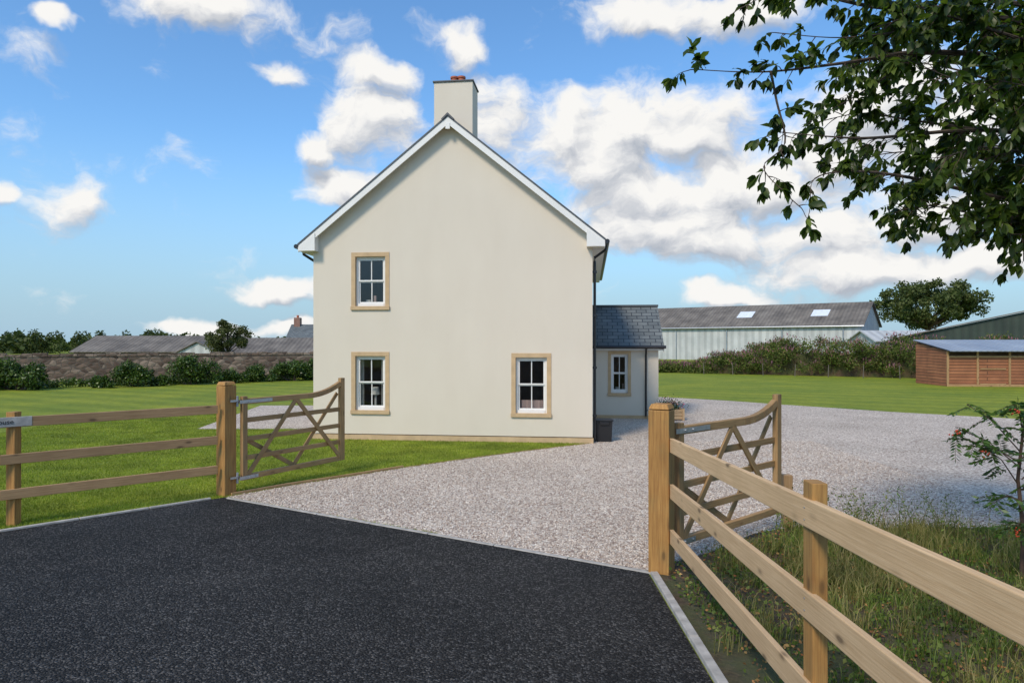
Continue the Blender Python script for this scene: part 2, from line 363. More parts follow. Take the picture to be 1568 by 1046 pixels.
for sgn in(-1,1):
    xe=cx+sgn*(W/2+OV)
    a=(cx,roofz(cx)); b=(xe,roofz(xe)); L=math.hypot(a[0]-b[0],a[1]-b[1])
    y0,y1=-.24,D+.24
    mb.face([(a[0],y0,a[1]),(b[0],y0,b[1]),(b[0],y1,b[1]),(a[0],y1,a[1])],0,[(y0,0),(y0,L),(y1,L),(y1,0)])
    mb.face([(a[0],y0,a[1]-.045),(b[0],y0,b[1]-.045),(b[0],y1,b[1]-.045),(a[0],y1,a[1]-.045)],0,[(y0,0),(y0,L),(y1,L),(y1,0)])
    mb.face([(a[0],y0,a[1]),(b[0],y0,b[1]),(b[0],y0,b[1]-.045),(a[0],y0,a[1]-.045)],1)
    mb.face([(b[0],y0,b[1]),(b[0],y1,b[1]),(b[0],y1,b[1]-.045),(b[0],y0,b[1]-.045)],1)
mb.build('roof_slates',[M['slate'],M['lead']],H)
mb=MB(); mb.prism([(cx-.15,AP-.10),(cx,AP+.045),(cx+.15,AP-.10),(cx+.13,AP-.13),(cx,AP-.01),(cx-.13,AP-.13)],-.26,D+.26); mb.build('ridge_tiles',[M['lead']],H)
mb=MB()
for sgn in(-1,1):
    xe=cx+sgn*(W/2+OV-.02)
    for (y0,y1,t0,t1) in((-.225,-.19,.047,.215),(-.19,-.0,.09,.115)):
        xm=cx+sgn*.0
        mb.prism([(xm,AP-t0),(xe,roofz(xe,t0)),(xe,roofz(xe,t1)),(xm,AP-t1)][::sgn],y0,y1)
    xi=cx+sgn*(W/2-.13); zb=4.47
    mb.prism([(xi,roofz(xi,.10)),(xe,roofz(xe,.10)),(xe,roofz(xe,.19)),(cx+sgn*(W/2+.14),zb),(xi,zb)][::sgn],-.245,-.003)
    mb.prism([(xe,roofz(xe,.05)),(xe,roofz(xe,.2)),(cx+sgn*(W/2+.002),roofz(xe,.2)),(cx+sgn*(W/2+.002),roofz(xe,.17)),(xe-sgn*.03,roofz(xe,.17)),(xe-sgn*.03,roofz(xe,.05))],.0,D)
mb.box(cx-.05,cx+.05,-.24,-.226,AP-.33,AP-.19)
mb.build('bargeboards',[M['white']],H)
mb=MB()
for sgn in(-1,1):
    xg=cx+sgn*(W/2+OV+.03); zg=roofz(xg)-.04
    mb.tube([(xg,-.25,zg),(xg,D,zg)],.055,10)
    xp=cx+sgn*(W/2+.05); yp=.12 if sgn>0 else .8
    mb.tube([(xg-sgn*.02,.12,zg-.03),(xg-sgn*.03,.12,zg-.14),(xp,.12 if sgn>0 else .3,zg-.32),(xp,yp,zg-.42)],.032,10)
    mb.tube([(xp,yp,zg-.42),(xp,yp,.08)],.034,10)
    for z in(3.9,2.9,1.7,.6): mb.box(xp-.05,xp+.05,yp-.05,yp+.05,z,z+.05)
mb.build('gutters_and_downpipes',[M['black']],H,smooth=False)
def window(parent,x0,x1,z0,z1,yf,cur=0,sw=.10):
    s=MB(); d=.16
    s.box(x0,x0+sw,yf-.014,yf+d,z0+.09,z1-sw,along='z'); s.box(x1-sw,x1,yf-.014,yf+d,z0+.09,z1-sw,along='z')
    s.box(x0,x1,yf-.016,yf+d,z1-sw,z1); s.box(x0-.01,x1+.01,yf-.045,yf+d,z0,z0+.09)
    s.build('window_surround',[M['sand']],parent,bevel=.004)
    a0,a1,b0,b1=x0+sw,x1-sw,z0+.09,z1-sw; y=yf+.07
    f=MB(); t=.05
    f.box(a0,a0+t,y,y+.07,b0,b1); f.box(a1-t,a1,y,y+.07,b0,b1); f.box(a0+t,a1-t,y,y+.07,b1-t,b1); f.box(a0+t,a1-t,y-.02,y+.07,b0,b0+t+.02)
    i0,i1,j0,j1=a0+t,a1-t,b0+t+.02,b1-t; jm=(j0+j1)/2; t2=.035
    for (p,qq,yy) in((jm-.005,j1,y+.018),(j0,jm+.005,y+.045)):
        f.box(i0,i0+t2,yy,yy+.025,p,qq); f.box(i1-t2,i1,yy,yy+.025,p,qq); f.box(i0+t2,i1-t2,yy,yy+.025,p,p+t2); f.box(i0+t2,i1-t2,yy,yy+.025,qq-t2,qq)
        f.box((i0+i1)/2-.011,(i0+i1)/2+.011,yy+.004,yy+.022,p+t2,qq-t2)
    f.build('window_frame',[M['white']],parent)
    g=MB(); g.face([(i0,y+.035,jm),(i1,y+.035,jm),(i1,y+.035,j1),(i0,y+.035,j1)]); g.face([(i0,y+.060,j0),(i1,y+.060,j0),(i1,y+.060,jm),(i0,y+.060,jm)])
    g.build('window_panes',[M['glass']],parent)
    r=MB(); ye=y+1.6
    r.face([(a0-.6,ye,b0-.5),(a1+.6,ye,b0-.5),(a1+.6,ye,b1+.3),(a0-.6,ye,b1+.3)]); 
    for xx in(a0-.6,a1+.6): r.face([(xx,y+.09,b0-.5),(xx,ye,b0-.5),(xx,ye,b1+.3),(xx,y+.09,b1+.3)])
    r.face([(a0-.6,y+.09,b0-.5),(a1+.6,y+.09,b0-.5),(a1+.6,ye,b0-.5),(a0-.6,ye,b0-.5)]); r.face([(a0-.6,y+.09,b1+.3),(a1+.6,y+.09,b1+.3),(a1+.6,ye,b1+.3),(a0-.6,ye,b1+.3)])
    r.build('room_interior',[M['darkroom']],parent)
    c=MB(); yc=y+.14
    def drape(xa,xb,za,zb,mat):
        n=14
        for i in range(n):
            u0,u1=xa+(xb-xa)*i/n,xa+(xb-xa)*(i+1)/n; w0=.018*math.sin(i*2.1);w1=.018*math.sin((i+1)*2.1)
            c.face([(u0,yc+w0,za),(u1,yc+w1,za),(u1,yc+w1,zb),(u0,yc+w0,zb)],mat)
    if cur==0: drape(i1-.06,i1,j0,j1,1); c.box(i0+.10,i0+.22,yc+.1,yc+.2,j0-.02,j0+.10,0); c.box(i0+.3,i0+.36,yc+.1,yc+.16,j0-.02,j0+.2,1)
    if cur==1:
        drape(i0-.02,i0+.10,j0,j1,0); drape(i1-.11,i1+.02,j0,j1,0)
        c.tube([((i0+i1)/2+.02,yc+.15,j0+.28),((i0+i1)/2+.02,yc+.15,j0+.46)],[.12,.07],12,0); c.tube([((i0+i1)/2+.02,yc+.15,j0-.05),((i0+i1)/2+.02,yc+.15,j0+.28)],.03,8,0)
    if cur==2: drape(i0,i1,j0,j0+.22,1); drape(i0,i0+.05,j0,j1,1); drape(i1-.05,i1,j0,j1,1)
    c.build('curtains',[M['curtain'],M['pink']],parent)
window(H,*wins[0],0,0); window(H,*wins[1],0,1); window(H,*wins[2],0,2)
# side wing
yw=5.3
mb=MB(); wx=2.0
w3=(.49,1.18,.68,2.04)
for x0,x1 in((0.01,.49),(.49,1.18),(1.18,wx)):
    if x0==.49: mb.face([(x0,yw,.1),(x1,yw,.1),(x1,yw,.68),(x0,yw,.68)]); mb.face([(x0,yw,2.04),(x1,yw,2.04),(x1,yw,2.2),(x0,yw,2.2)])
    else: mb.face([(x0,yw,.1),(x1,yw,.1),(x1,yw,2.2),(x0,yw,2.2)])
ry=7.15; rz=3.5; ez=2.2
mb.face([(wx,yw,.1),(wx,yw+3.7,.1),(wx,yw+3.7,2.2),(wx,ry,rz-.1),(wx,yw,2.2)])
mb.build('wing_walls',[M['render']],H)
mb=MB(); mb.box(.015,wx+.02,yw-.02,yw+3.7,-.1,.1); mb.build('wing_plinth',[M['sand']],H)
mb=MB()
L=math.hypot(ry-(yw-.2),rz-ez)
for dz in(0,-.05):
    mb.face([(0.01,yw-.2,ez+dz),(wx+.15,yw-.2,ez+dz),(wx+.15,ry,rz+dz),(0.01,ry,rz+dz)],0,[(0,0),(wx+.15,0),(wx+.15,L),(0,L)])
    mb.face([(0.01,ry,rz+dz),(wx+.15,ry,rz+dz),(wx+.15,2*ry-yw+.2,ez+dz),(0.01,2*ry-yw+.2,ez+dz)],0,[(0,L),(wx+.15,L),(wx+.15,0),(0,0)])
mb.box(.01,wx+.17,ry-.08,ry+.08,rz-.02,rz+.045,1)
mb.build('wing_roof',[M['slate'],M['lead']],H)
mb=MB(); mb.box(.02,wx+.12,yw-.17,yw-.003,ez-.13,ez-.06); 
mb.beam((wx+.14,yw-.2,ez-.12),(wx+.14,ry,rz-.12),.02,.12); mb.build('wing_fascia',[M['white']],H)
mb=MB(); mb.tube([(.02,yw-.24,ez-.03),(wx+.2,yw-.24,ez-.03)],.05,10); mb.tube([(1.62,yw-.24,ez-.05),(1.62,yw-.07,ez-.3),(1.62,yw-.07,.08)],.032,10)
mb.build('wing_gutter',[M['black']],H)
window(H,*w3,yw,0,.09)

mb=MB(); X0,Y0=2.14,16.0
mb.obox((X0,Y0,.24),((0,0,1),(1,0,0),(0,1,0)),(.24,.17,.17),0,1.12)
mb.box(X0-.21,X0+.21,Y0-.21,Y0+.21,.48,.51); mb.box(X0-.10,X0+.10,Y0-.225,Y0-.21,.40,.47)
mb.build('black_waste_bin',[M['black']],bevel=.012)
E=empty('flower_planter',(4.75,20.4,0)); mb=MB()
for z in(.08,.18,.28): mb.box(-.34,.34,-.19,-.15,z-.045,z+.045); mb.box(-.34,.34,.15,.19,z-.045,z+.045); mb.box(-.34,-.3,-.15,.15,z-.045,z+.045,along='y'); mb.box(.3,.34,-.15,.15,z-.045,z+.045,along='y')
for sx in(-.32,.32):
    for sy in(-.21,.21): mb.box(sx-.03,sx+.03,sy-.02,sy+.02,0,.36,along='z')
mb.box(-.3,.3,-.15,.15,.2,.29,1); mb.build('trough',[M['palewood'],M['soil']],E)
M['bush']=leafmat('shrub_leaves',[(.015,.035,.008),(.03,.065,.014),(.055,.105,.025),(.09,.15,.04)],.2,.35,.5)
M['flower']=leafmat('petals',[(.6,.1,.12),(.75,.6,.6),(.5,.05,.2)],.2)
Pc=rng.normal(size=(800,3))*[.17,.09,.10]+[-.05,0,.42]; leaves('planter_foliage',Pc,.06,M['bush'],E); leaves('planter_flowers',rng.normal(size=(60,3))*[.18,.1,.08]+[0,-.05,.5],.05,M['flower'],E,ratio=1)

# ------------------------------------------------------------------ gates and fences
def gatepost(name,x,y,h,rz,w=.102):
    e=empty(name,(x,y,hz(y)),rz); mb=MB(); mb.obox((0,0,h/2-.1),((0,0,1),(1,0,0),(0,1,0)),(h/2+.1-.02,w,w))
    mb.obox((0,0,h-.006+.02),((0,0,1),(1,0,0),(0,1,0)),(.026,w,w),0,.78)
    mb.build('post',[M['postwood']],e,bevel=.008); return e
lp=(-4.33,10.35); rp=(1.50,6.85)
ang=math.atan2(rp[1]-lp[1],rp[0]-lp[0])
gatepost('gate_post',lp[0],lp[1],1.67,ang); gatepost('gate_post',rp[0],rp[1],1.65,ang+rad(2),.105)
def gate(name,p0,p1,zt,zb):
    e=empty(name,(p0[0],p0[1],0),math.atan2(p1[1]-p0[1],p1[0]-p0[0])); L=math.hypot(p1[0]-p0[0],p1[1]-p0[1]); mb=MB()
    t=.07; mb.beam((0.045,0,zb-.04),(0.045,0,zt+.08),t,.09,up=(1,0,0)) ; 
    mb.beam((L,0,zb-.04),(L,0,zt+.27),t,.10,up=(1,0,0))
    mb.beam((.09,0,zt),(L*.62,0,zt),t,.085)
    pts=[(L*.62+ (L-.05-L*.62)*k/7,0,zt+.17*(k/7)**2.2) for k in range(8)]
    for k,(a,b) in enumerate(zip(pts,pts[1:])): mb.beam(a,b,t-.002*(k%2),.085)
    mb.beam((.09,0,zb),(L-.05,0,zb),t-.01,.08)
    for k in(1,2,3):
        z=zb+(zt-zb)*(.0+k*.25)
        mb.beam((.09,.012,z),(L-.05,.012,z),.025,.075)
    zi0,zi1=zb+.03,zt-.03
    mb.beam((.1,-.02,zi0),(L*.5,-.02,zi1),.024,.075); mb.beam((L-.06,-.023,zi0),(L*.5,-.023,zi1),.024,.075)
    mb.beam((L*.0+.1,.045,(zt+zb)/2),(L*.5,.045,zi0),.022,.07); mb.beam((L*.5,.048,zi0),(L-.06,.048,zt),.022,.07)
    mb.build('gate_timbers',[M['gatewood']],e,bevel=.006)
    mb=MB()
    for z,l in((zt-.0,.55),(zb,.28)):
        for s in(-1,1): mb.beam((-.06,s*(t/2+.006),z),(l,s*(t/2+.006),z),.007,.05)
        mb.tube([(-.07,0,z-.07),(-.07,0,z+.09)],.018,8); mb.beam((-.19,0,z+.02),(-.07,0,z+.02),.025,.03)
        for xx in(.1,.24): 
            if xx<l: mb.tube([(xx,-t/2-.02,z),(xx,t/2+.02,z)],.012,6)
    mb.build('hinges',[M['galv']],e); return e
gate('wooden_gate',(-4.13,10.42),(-3.06,12.25),1.40,.24)
gate('wooden_gate',(1.68,6.98),(3.24,8.35),1.40,.26)
e=empty('gate_stop_post',(3.42,8.5,0)); mb=MB(); mb.obox((0,0,.3),((0,0,1),(1,0,0),(0,1,0)),(.36,.055,.055)); mb.build('post',[M['railwood']],e,bevel=.006)

def fence(name,posts,start,end,matr,matp,rails=(1.31,.85,.405),side=-1,rh=.125,splits=(),pw=(.055,.06)):
    e=empty(name); mb=MB()
    s=Vector(start);t=Vector(end); d=(t-s).normalized(); nrm=Vector((-d.y,d.x,0))*side
    for (x,y,h) in posts: mb.obox((x,y,hz(y)+h/2-.15),((0,0,1),(1,0,0),(0,1,0)),(h/2+.15,pw[0],pw[1]),1)
    cuts=[0]+list(splits)+[1]
    for z in rails:
        for a,b in zip(cuts,cuts[1:]):
            A=s.lerp(t,a);B=s.lerp(t,b)
            za,zb=hz(A.y)+z,hz(B.y)+z; j=random.uniform(-.008,.008)
            mb.beam((A.x,A.y,za+j),(B.x,B.y,zb+j+random.uniform(-.006,.006)),.038,rh,0)
    mb.build('rails_and_posts',[matr,matp],e,bevel=.005)
    mbn=MB()
    for (x,y,h) in posts:
        tt=((Vector((x,y))-Vector((s.x,s.y))).dot(Vector((d.x,d.y))))
        c=s+d*tt
        for z in rails:
            for dz in(-.03,.03):
                q=c+nrm*.019; mbn.tube([(q.x,q.y,hz(y)+z+dz),(q.x+nrm.x*.003,q.y+nrm.y*.003,hz(y)+z+dz)],.005,6)
    mbn.build('nails',[M['galv']],e); return e
ld=Vector((-1.94,-1.72,0)).normalized()
s=Vector((-4.40,10.20,0)); 
LF=fence('post_and_rail_fence',[(-6.29,8.62,1.43),(-8.25,6.87,1.43),(-10.2,5.1,1.43)],s,s+ld*8.0,M['railwood'],M['postwood'],side=-1,splits=(.326,.66))
RS=(1.575,6.74,0); RE=(1.33,-1.5,0)
fence('post_and_rail_fence',[(1.51,3.40,1.44),(1.42,.1,1.44)],RS,RE,M['palewood'],M['postwood'],side=-1,rh=.14,rails=(1.28,.83,.385),splits=(.805,),pw=(.038,.055))
E=empty('house_name_sign',(-6.37,8.44,1.31),math.atan2(1.72,1.94)); mb=MB(); mb.box(-.42,.36,-.012,.012,-.06,.06); mb.build('board',[M['kerb']],E,bevel=.003)
cu=bpy.data.curves.new('lettering','FONT'); cu.body='Park House'; cu.size=.085; cu.align_x='CENTER'; cu.extrude=.001; o=bpy.data.objects.new('lettering',cu); link(o,E); o.location=(-.03,-.015,-.025); o.rotation_euler=(rad(90),0,0); cu.materials.append(M['black'])

# ------------------------------------------------------------------ background buildings
def gabled(name,p,rz,L,Wd,ez,rzg,mw,mr,ov=.3,extra=None):
    """p = front right corner; building extends -x (length) and +y (width) locally; ridge along x"""
    e=empty(name,(p[0],p[1],0),rz); mb=MB()
    mb.face([(-L,0,-1),(0,0,-1),(0,0,ez),(-L,0,ez)],0); mb.face([(-L,Wd,-1),(0,Wd,-1),(0,Wd,ez),(-L,Wd,ez)],0)
    for x in(0,-L): mb.face([(x,0,-1),(x,Wd,-1),(x,Wd,ez),(x,Wd/2,rzg-.08),(x,0,ez)],0,[(0,-1),(Wd,-1),(Wd,ez),(Wd/2,rzg),(0,ez)])
    mb.build('walls',[mw],e); mb=MB(); sl=(rzg-ez)/(Wd/2); S=math.hypot(Wd/2+ov,(Wd/2+ov)*sl)
    for sg in(-1,1):
        ye=Wd/2+sg*(Wd/2+ov); zz=ez-ov*sl
        for dz in(.0,.1): mb.face([(-L-ov,ye,zz+dz),(ov,ye,zz+dz),(ov,Wd/2,rzg+dz),(-L-ov,Wd/2,rzg+dz)],0,[(0,0),(L,0),(L,S),(0,S)])
        for xx in(ov,-L-ov): mb.face([(xx,ye,zz),(xx,Wd/2,rzg),(xx,Wd/2,rzg+.1),(xx,ye,zz+.1)],0)
        mb.face([(-L-ov,ye,zz),(ov,ye,zz),(ov,ye,zz+.1),(-L-ov,ye,zz+.1)],0)
    mb.build('roof',[mr],e); 
    if extra: extra(e,sl)
    return e
def barn_extra(e,sl):
    mb=MB()
    for x in(-5.2,-14.5,-30):
        y0,y1=2.2,4.0; z=lambda y:4.44+y*sl+.13
        mb.face([(x-1.0,y0,z(y0)),(x+1.0,y0,z(y0)),(x+1.0,y1,z(y1)),(x-1.0,y1,z(y1))])
    mb.build('rooflights',[M['skylight']],e)
    mb=MB()
    for x in(-2,-9,-16,-23): mb.tube([(x,-.35,4.2),(x,-.08,3.9),(x,-.08,0)],.08,8)
    mb.tube([(-40,-.36,4.25),(.3,-.36,4.25)],.1,8); mb.build('gutter',[M['galv']],e)
    mb=MB(); mb.box(.01,.04,7.5,9,0,3.2); mb.build('barn_door',[M['greenclad']],e)
gabled('agricultural_barn',(41,80),math.atan2(-.6,.8),42,12,4.44,7.3,M['cladwhite'],M['roofgrey'],extra=barn_extra)
gabled('green_barn',(35.2,62),rad(-90-28),30,44,2.75,7.95,M['greenclad'],M['roofgrey'],ov=.25)
gabled('grey_roofed_shed',(50,75),0,10,6,2.5,3.6,M['cladwhite'],M['cladwhite'])
gabled('farm_outbuilding',(-30.5,74),0,17,9,1.35,3.0,M['stonewall'],M['roofgrey'])
gabled('gabled_outbuilding',(-33.6,68),rad(-90),10,4.5,1.2,2.35,M['cladwhite'],M['roofgrey'],ov=.2)
gabled('farm_outbuilding',(-16,72),0,13.5,8,1.3,2.75,M['brick'],M['roofgrey'])
def hx(e,sl):
    mb=MB(); mb.box(-9.5,-8.8,2.5,3.5,3.6,5.3,along='z'); mb.tube([(-9.15,3,5.3),(-9.15,3,5.6)],.14,8,1); mb.build('chimney',[M['brick'],M['terra']],e)
gabled('brick_farmhouse',(-16.5,80),rad(4),9.6,6,2.6,4.4,M['brick'],M['slate'],extra=hx)
E=empty('timber_stable',(22.9,35.9,0),rad(-4)); mb=MB()
mb.face([(0,0,0),(9,0,0),(9,0,1.55),(0,0,1.55)],0); mb.face([(0,0,0),(0,3.2,0),(0,3.2,2.3),(0,0,1.85)],0,[(0,0),(3.2,0),(3.2,2.3),(0,1.9)])
mb.face([(9,0,0),(9,3.2,0),(9,3.2,2.3),(9,0,1.85)],0,[(0,0),(3.2,0),(3.2,2.3),(0,1.9)]); mb.face([(0,3.2,0),(9,3.2,0),(9,3.2,2.3),(0,3.2,2.3)],0)
mb.face([(0,.3,0),(9,.3,0),(9,.3,1.9),(0,.3,1.9)],2)
for x in(0,1.5,3.1,4.6,6.2,8.9): mb.box(x-.05,x+.05,-.06,-.005,0,1.85,1,along='z')
mb.box(-.05,9,-.05,-.004,.0,.12,1); mb.box(-.05,9,-.05,-.004,1.53,1.61,1)
for x in(1.62,): 
    for z in(.1,.9): mb.box(x,x+1.3,-.04,-.003,z,z+.06,1)
mb.build('board_walls',[M['stablewood'],M['railwood'],M['darkroom']],E); mb=MB()
L=3.9
for dz in(0,.05): mb.face([(-.1,-.4,1.84+dz),(9.4,-.4,1.84+dz),(9.4,3.4,2.42+dz),(-.1,3.4,2.42+dz)],0,[(0,0),(9.7,0),(9.7,L),(0,L)])
mb.face([(-.1,-.4,1.84),(9.4,-.4,1.84),(9.4,-.4,1.89),(-.1,-.4,1.89)],0); mb.build('roof_sheets',[M['blueroof']],E)
E=empty('stone_wall',(-13.4,46,0),math.atan2(8,15.1)); mb=MB(); x=-60
while x<6:
    w=random.uniform(.5,.9); hh=1.66+random.uniform(-.05,.05); mb.box(x,x+w+.001,0,.45,0,1.5); mb.box(x+.01,x+w-.01,-.04,.49,1.502,hh); x+=w
mb.box(2.2,2.9,-.15,.6,0,2.0); mb.build('rubble_courses',[M['stonewall']],E)
E=empty('stake_fence'); mb=MB()
for k in range(9):
    X=14+k*1.75; Y=51.1-(X-12)*.64; mb.tube([(X,Y,0),(X+random.uniform(-.05,.05),Y,.85)],.028,6)
mb.build('stakes',[M['stake']],E)

# ------------------------------------------------------------------ vegetation
def clump_pts(cs,rs,per):
    out=[]
    for c,r in zip(cs,rs):
        r=np.asarray(r,float); d=unit(rng.normal(size=(per,3))); k=rng.random(per)**.45
        out.append(np.asarray(c)+d*k[:,None]*r)
    return np.concatenate(out)
def tree(name,base,h,cw,cb,ncl,per,ls,mat,depth=None,trunk=None,clr=.22):
    e=empty(name,base); depth=depth or cw; cs=[];rs=[]
    while len(cs)<ncl:
        d=rng.uniform(-1,1,3)
        if np.linalg.norm(d)>1: continue
        if np.linalg.norm(d)<.35: continue
        z=cb+(h-cb)*(.5+.5*d[2]); wz=1.0-.25*max(0,-d[2])
        cs.append([d[0]*cw/2*wz,d[1]*depth/2*wz,z]); q=rng.uniform(.6,1.25)*clr*min(cw,h-cb+cw*.2); rs.append([q,q,q*.7])
    leaves('crown_foliage',clump_pts(cs,rs,per),rng.uniform(.6,1.3,ncl*per)*ls,mat,e,ratio=.8)
    mb=MB(); tr=trunk or h*.03; mb.tube([(0,0,-.2),(.02*h,0,cb*.6),(0,.01*h,cb+(h-cb)*.35),(0,0,cb+(h-cb)*.7)],[tr*1.4,tr,tr*.7,tr*.2],8)
    for c in cs[::2]: 
        z0=cb*.8+(c[2]-cb)*.3; mb.tube([(0,0,z0),(c[0]*.5,c[1]*.5,(z0+c[2])/2-.02*h),tuple(c)],[tr*.4,tr*.22,tr*.06],5)
    mb.build('trunk_and_limbs',[M['bark']],e); return e
M['far']=leafmat('far_tree_leaves',[(.03,.05,.015),(.06,.085,.025),(.09,.12,.035),(.13,.155,.055)],.25,.6,.2)
M['oak']=leafmat('oak_leaves',[(.04,.06,.02),(.08,.11,.035),(.12,.15,.05),(.17,.19,.075)],.3,.6,.2)
M['birch']=leafmat('birch_leaves',[(.05,.065,.025),(.09,.105,.035),(.13,.14,.06)],.25,.6,.2)
tree('oak_tree',(70,115,0),12.6,16.5,4.8,85,210,.42,M['oak'],clr=.13)
tree('birch_tree',(-25,60,0),4.7,3.4,1.0,32,220,.16,M['birch'],clr=.16)
tree('garden_tree',(-52,100,0),4.2,5,1.0,16,200,.25,M['far'])
cs=[];rs=[]
for k in range(420):
    a=rad(rng.uniform(-62,62)); d=rng.uniform(170,300); h=rng.uniform(1.6,3.6)*(1.0 if a<0 else 1.2); X=d*math.sin(a);Y=d*math.cos(a)
    cs.append([X,Y,h*.55]); rs.append([rng.uniform(3,9),3,h*rng.uniform(.7,1.1)])
leaves('distant_treeline',clump_pts(cs,rs,110),rng.uniform(.7,1.6,len(cs)*110),M['far'],ratio=.9)
cs=[];rs=[]
for k in range(34):
    X=rng.uniform(-125,-85); Y=150+rng.uniform(-10,10); h=rng.uniform(3.0,4.9); cs+=[[X,Y,h*.35],[X,Y,h*.75]]; rs+=[[1.9,1.9,h*.4],[1.0,1,h*.35]]
leaves('conifer_belt',clump_pts(cs,rs,130),.6,M['far'])
def bush(name,x,y,w,h,mat,per=230,ls=.13,n=None):
    n=n or int(8*w); cs=[];rs=[]
    for k in range(n):
        a=rng.uniform(-1,1); b=rng.uniform(-1,1)*.6; top=h*math.sqrt(max(.08,1-a*a*.75))
        z=rng.uniform(.25,.82)*top; cs.append([a*w/2*.85,b*w*.3,z]); q=rng.uniform(.22,.36)*min(h,1.4); rs.append([q*1.2,q*1.2,min(q,top-z+.1)])
    e=empty(name,(x,y,0)); P=clump_pts(cs,rs,per); P[:,2]=np.abs(P[:,2]); leaves('foliage',P,rng.uniform(.7,1.3,len(P))*ls,mat,e,ratio=.6)
    mb=MB()
    for c in cs[::3]: mb.tube([(c[0]*.3,c[1]*.3,0),tuple(c)],[.03,.01],5)
    mb.build('stems',[M['bark']],e); return e
M['laurel']=leafmat('laurel_leaves',[(.018,.04,.007),(.045,.09,.016),(.085,.15,.028),(.16,.22,.055)],.25,.4,.4)
for (px,d,w,h) in((-24.0,33.2,3.2,1.6),(-20.9,34.7,1.4,.6),(-20.0,35.7,1.8,1.4),(-18.7,36.4,.9,.55),(-17.6,37.6,2.7,1.6),(-15.9,38.8,1.4,.85),(-14.9,40.0,1.7,1.05),(-13.2,41.2,2.1,1.3),(-12.0,42.5,2.3,1.3),(-28,31.5,3.6,1.6)):
    bush('laurel_shrub',px,d,w,h,M['laurel'])
cs=[[ -30+19*t,30.0+14.0*t,.15+.1*math.sin(t*37)] for t in np.linspace(0,1,50)]; Pq=clump_pts(cs,[[.42,.4,.24]]*50,220); Pq[:,2]=np.abs(Pq[:,2]); leaves('low_hedge',Pq,.12,M['laurel'],ratio=.6)
M['herb']=leafmat('willowherb_leaves',[(.05,.085,.018),(.10,.145,.03),(.155,.20,.045),(.21,.19,.07)],.3,.7,.2)
M['herbfl']=leafmat('willowherb_flowers',[(.27,.10,.17),(.38,.19,.24),(.26,.15,.09)],.25,.7,.2)
E=empty('wildflower_bank'); cs=[];rs=[];fp=[]
for k in range(1000):
    t=rng.random(); X=8+t*26; Y=54.5-.62*(X-8)+rng.random()*5
    prof=.6+2.2*min(1,max(0,(X-13.5)/6.0)); 
    z=prof*rng.uniform(.2,.92)*(.85+.15*math.sin(X*1.7)); cs.append([X,Y,z]); rs.append([.6,.5,.38])
    if rng.random()<.6: fp.append([X,Y,z+.2])
P=clump_pts(cs,rs,75); P[:,2]=np.abs(P[:,2]); leaves('bank_leaves',P,rng.uniform(.7,1.4,len(P))*.17,M['herb'],E,ratio=.4)
P=clump_pts(fp,[[.5,.5,.25]]*len(fp),12); Dd=rng.normal(size=(len(P),3))*.25; Dd[:,2]+=1; leaves('flower_spikes',P,rng.uniform(.7,1.3,len(P))*.2,M['herbfl'],E,D=Dd,ratio=.3)
mb=MB(); mb.prism([(8,0),(34,0),(34,1.5),(20,1.5),(14,.3),(8,.15)],0,3); o=mb.build('earth_mound',[M['soil']],E); 
for v in o.data.vertices: v.co.y=v.co.y+55.5-.62*(v.co.x-8)
# verge plants
E=empty('verge_weeds')
def vz(P): P[:,2]+=.05*np.maximum(0,6.8-P[:,1])+.012; return P
M['dry']=leafmat('dry_grass',[(.12,.12,.035),(.20,.19,.06),(.30,.26,.10),(.38,.32,.16)],.3,.7,.2)
M['weed']=leafmat('weed_leaves',[(.05,.09,.014),(.10,.16,.024),(.16,.22,.045),(.22,.23,.07)],.3,.6,.3)
M['dead']=leafmat('fallen_leaves',[(.12,.06,.025),(.24,.12,.05),(.36,.19,.07),(.42,.28,.12),(.34,.12,.05)],.1,.8,.2)
def inverge(n,x0=1.3,x1=9,y0=1,y1=8.5):
    q=np.stack([rng.uniform(x0,x1,n),rng.uniform(y0,y1,n)],1); k=inside(q,verge); q=q[k]; 
    return q[q[:,0]>1.5]
def tufts(q,nb,h,mat,name,spread=.05,lean=.45,w=.006):
    n=len(q)*nb; B=np.repeat(np.c_[q,np.zeros(len(q))],nb,0)+np.c_[rng.normal(0,spread,(n,2)),np.zeros(n)]; B=vz(B)
    hh=(h*rng.uniform(.4,1.25,n))[:,None]; dl=rng.normal(size=(n,2))*lean
    up=np.c_[dl*.4,np.ones(n)]; up2=np.c_[dl*1.6,np.full(n,.75)]
    m=B+unit(up)*hh*.55; t=m+unit(up2)*hh*.5; a=rng.uniform(0,6.28,n); s=np.stack([np.cos(a),np.sin(a),np.zeros(n)],1)*w/2
    V=np.stack([B-s,B+s,m+s*.8,m-s*.8,t],1).reshape(-1,3); i=5*np.arange(n)[:,None]
    F=np.concatenate([i+[0,1,2],i+[0,2,3],i+[3,2,4]]); fast(name,V,F,mat,E)
def rightw(q,c=2.3,w=1.0): return rng.random(len(q))<np.clip((q[:,0]-c)/w+.4,.2,1)
q=inverge(2600); kk=(np.sin(q[:,0]*2.3+1)*np.cos(q[:,1]*1.9)+rng.normal(0,.5,len(q))>.0)&rightw(q); tufts(q[kk],28,.22,M['dry'],'dry_grass_tufts')
q=inverge(2000); q=q[rightw(q)]; tufts(q,20,.15,M['weed'],'green_grass_tufts')
q=inverge(38000); k=np.sin(q[:,0]*3.1)*np.cos(q[:,1]*2.7+.6)+rng.normal(0,.6,len(q))>-.15; q=q[k]; P=vz(np.c_[q,rng.uniform(0,.07,len(q))]); leaves('weed_leaves',P,rng.uniform(.02,.05,len(P)),M['weed'],E,ratio=.7)
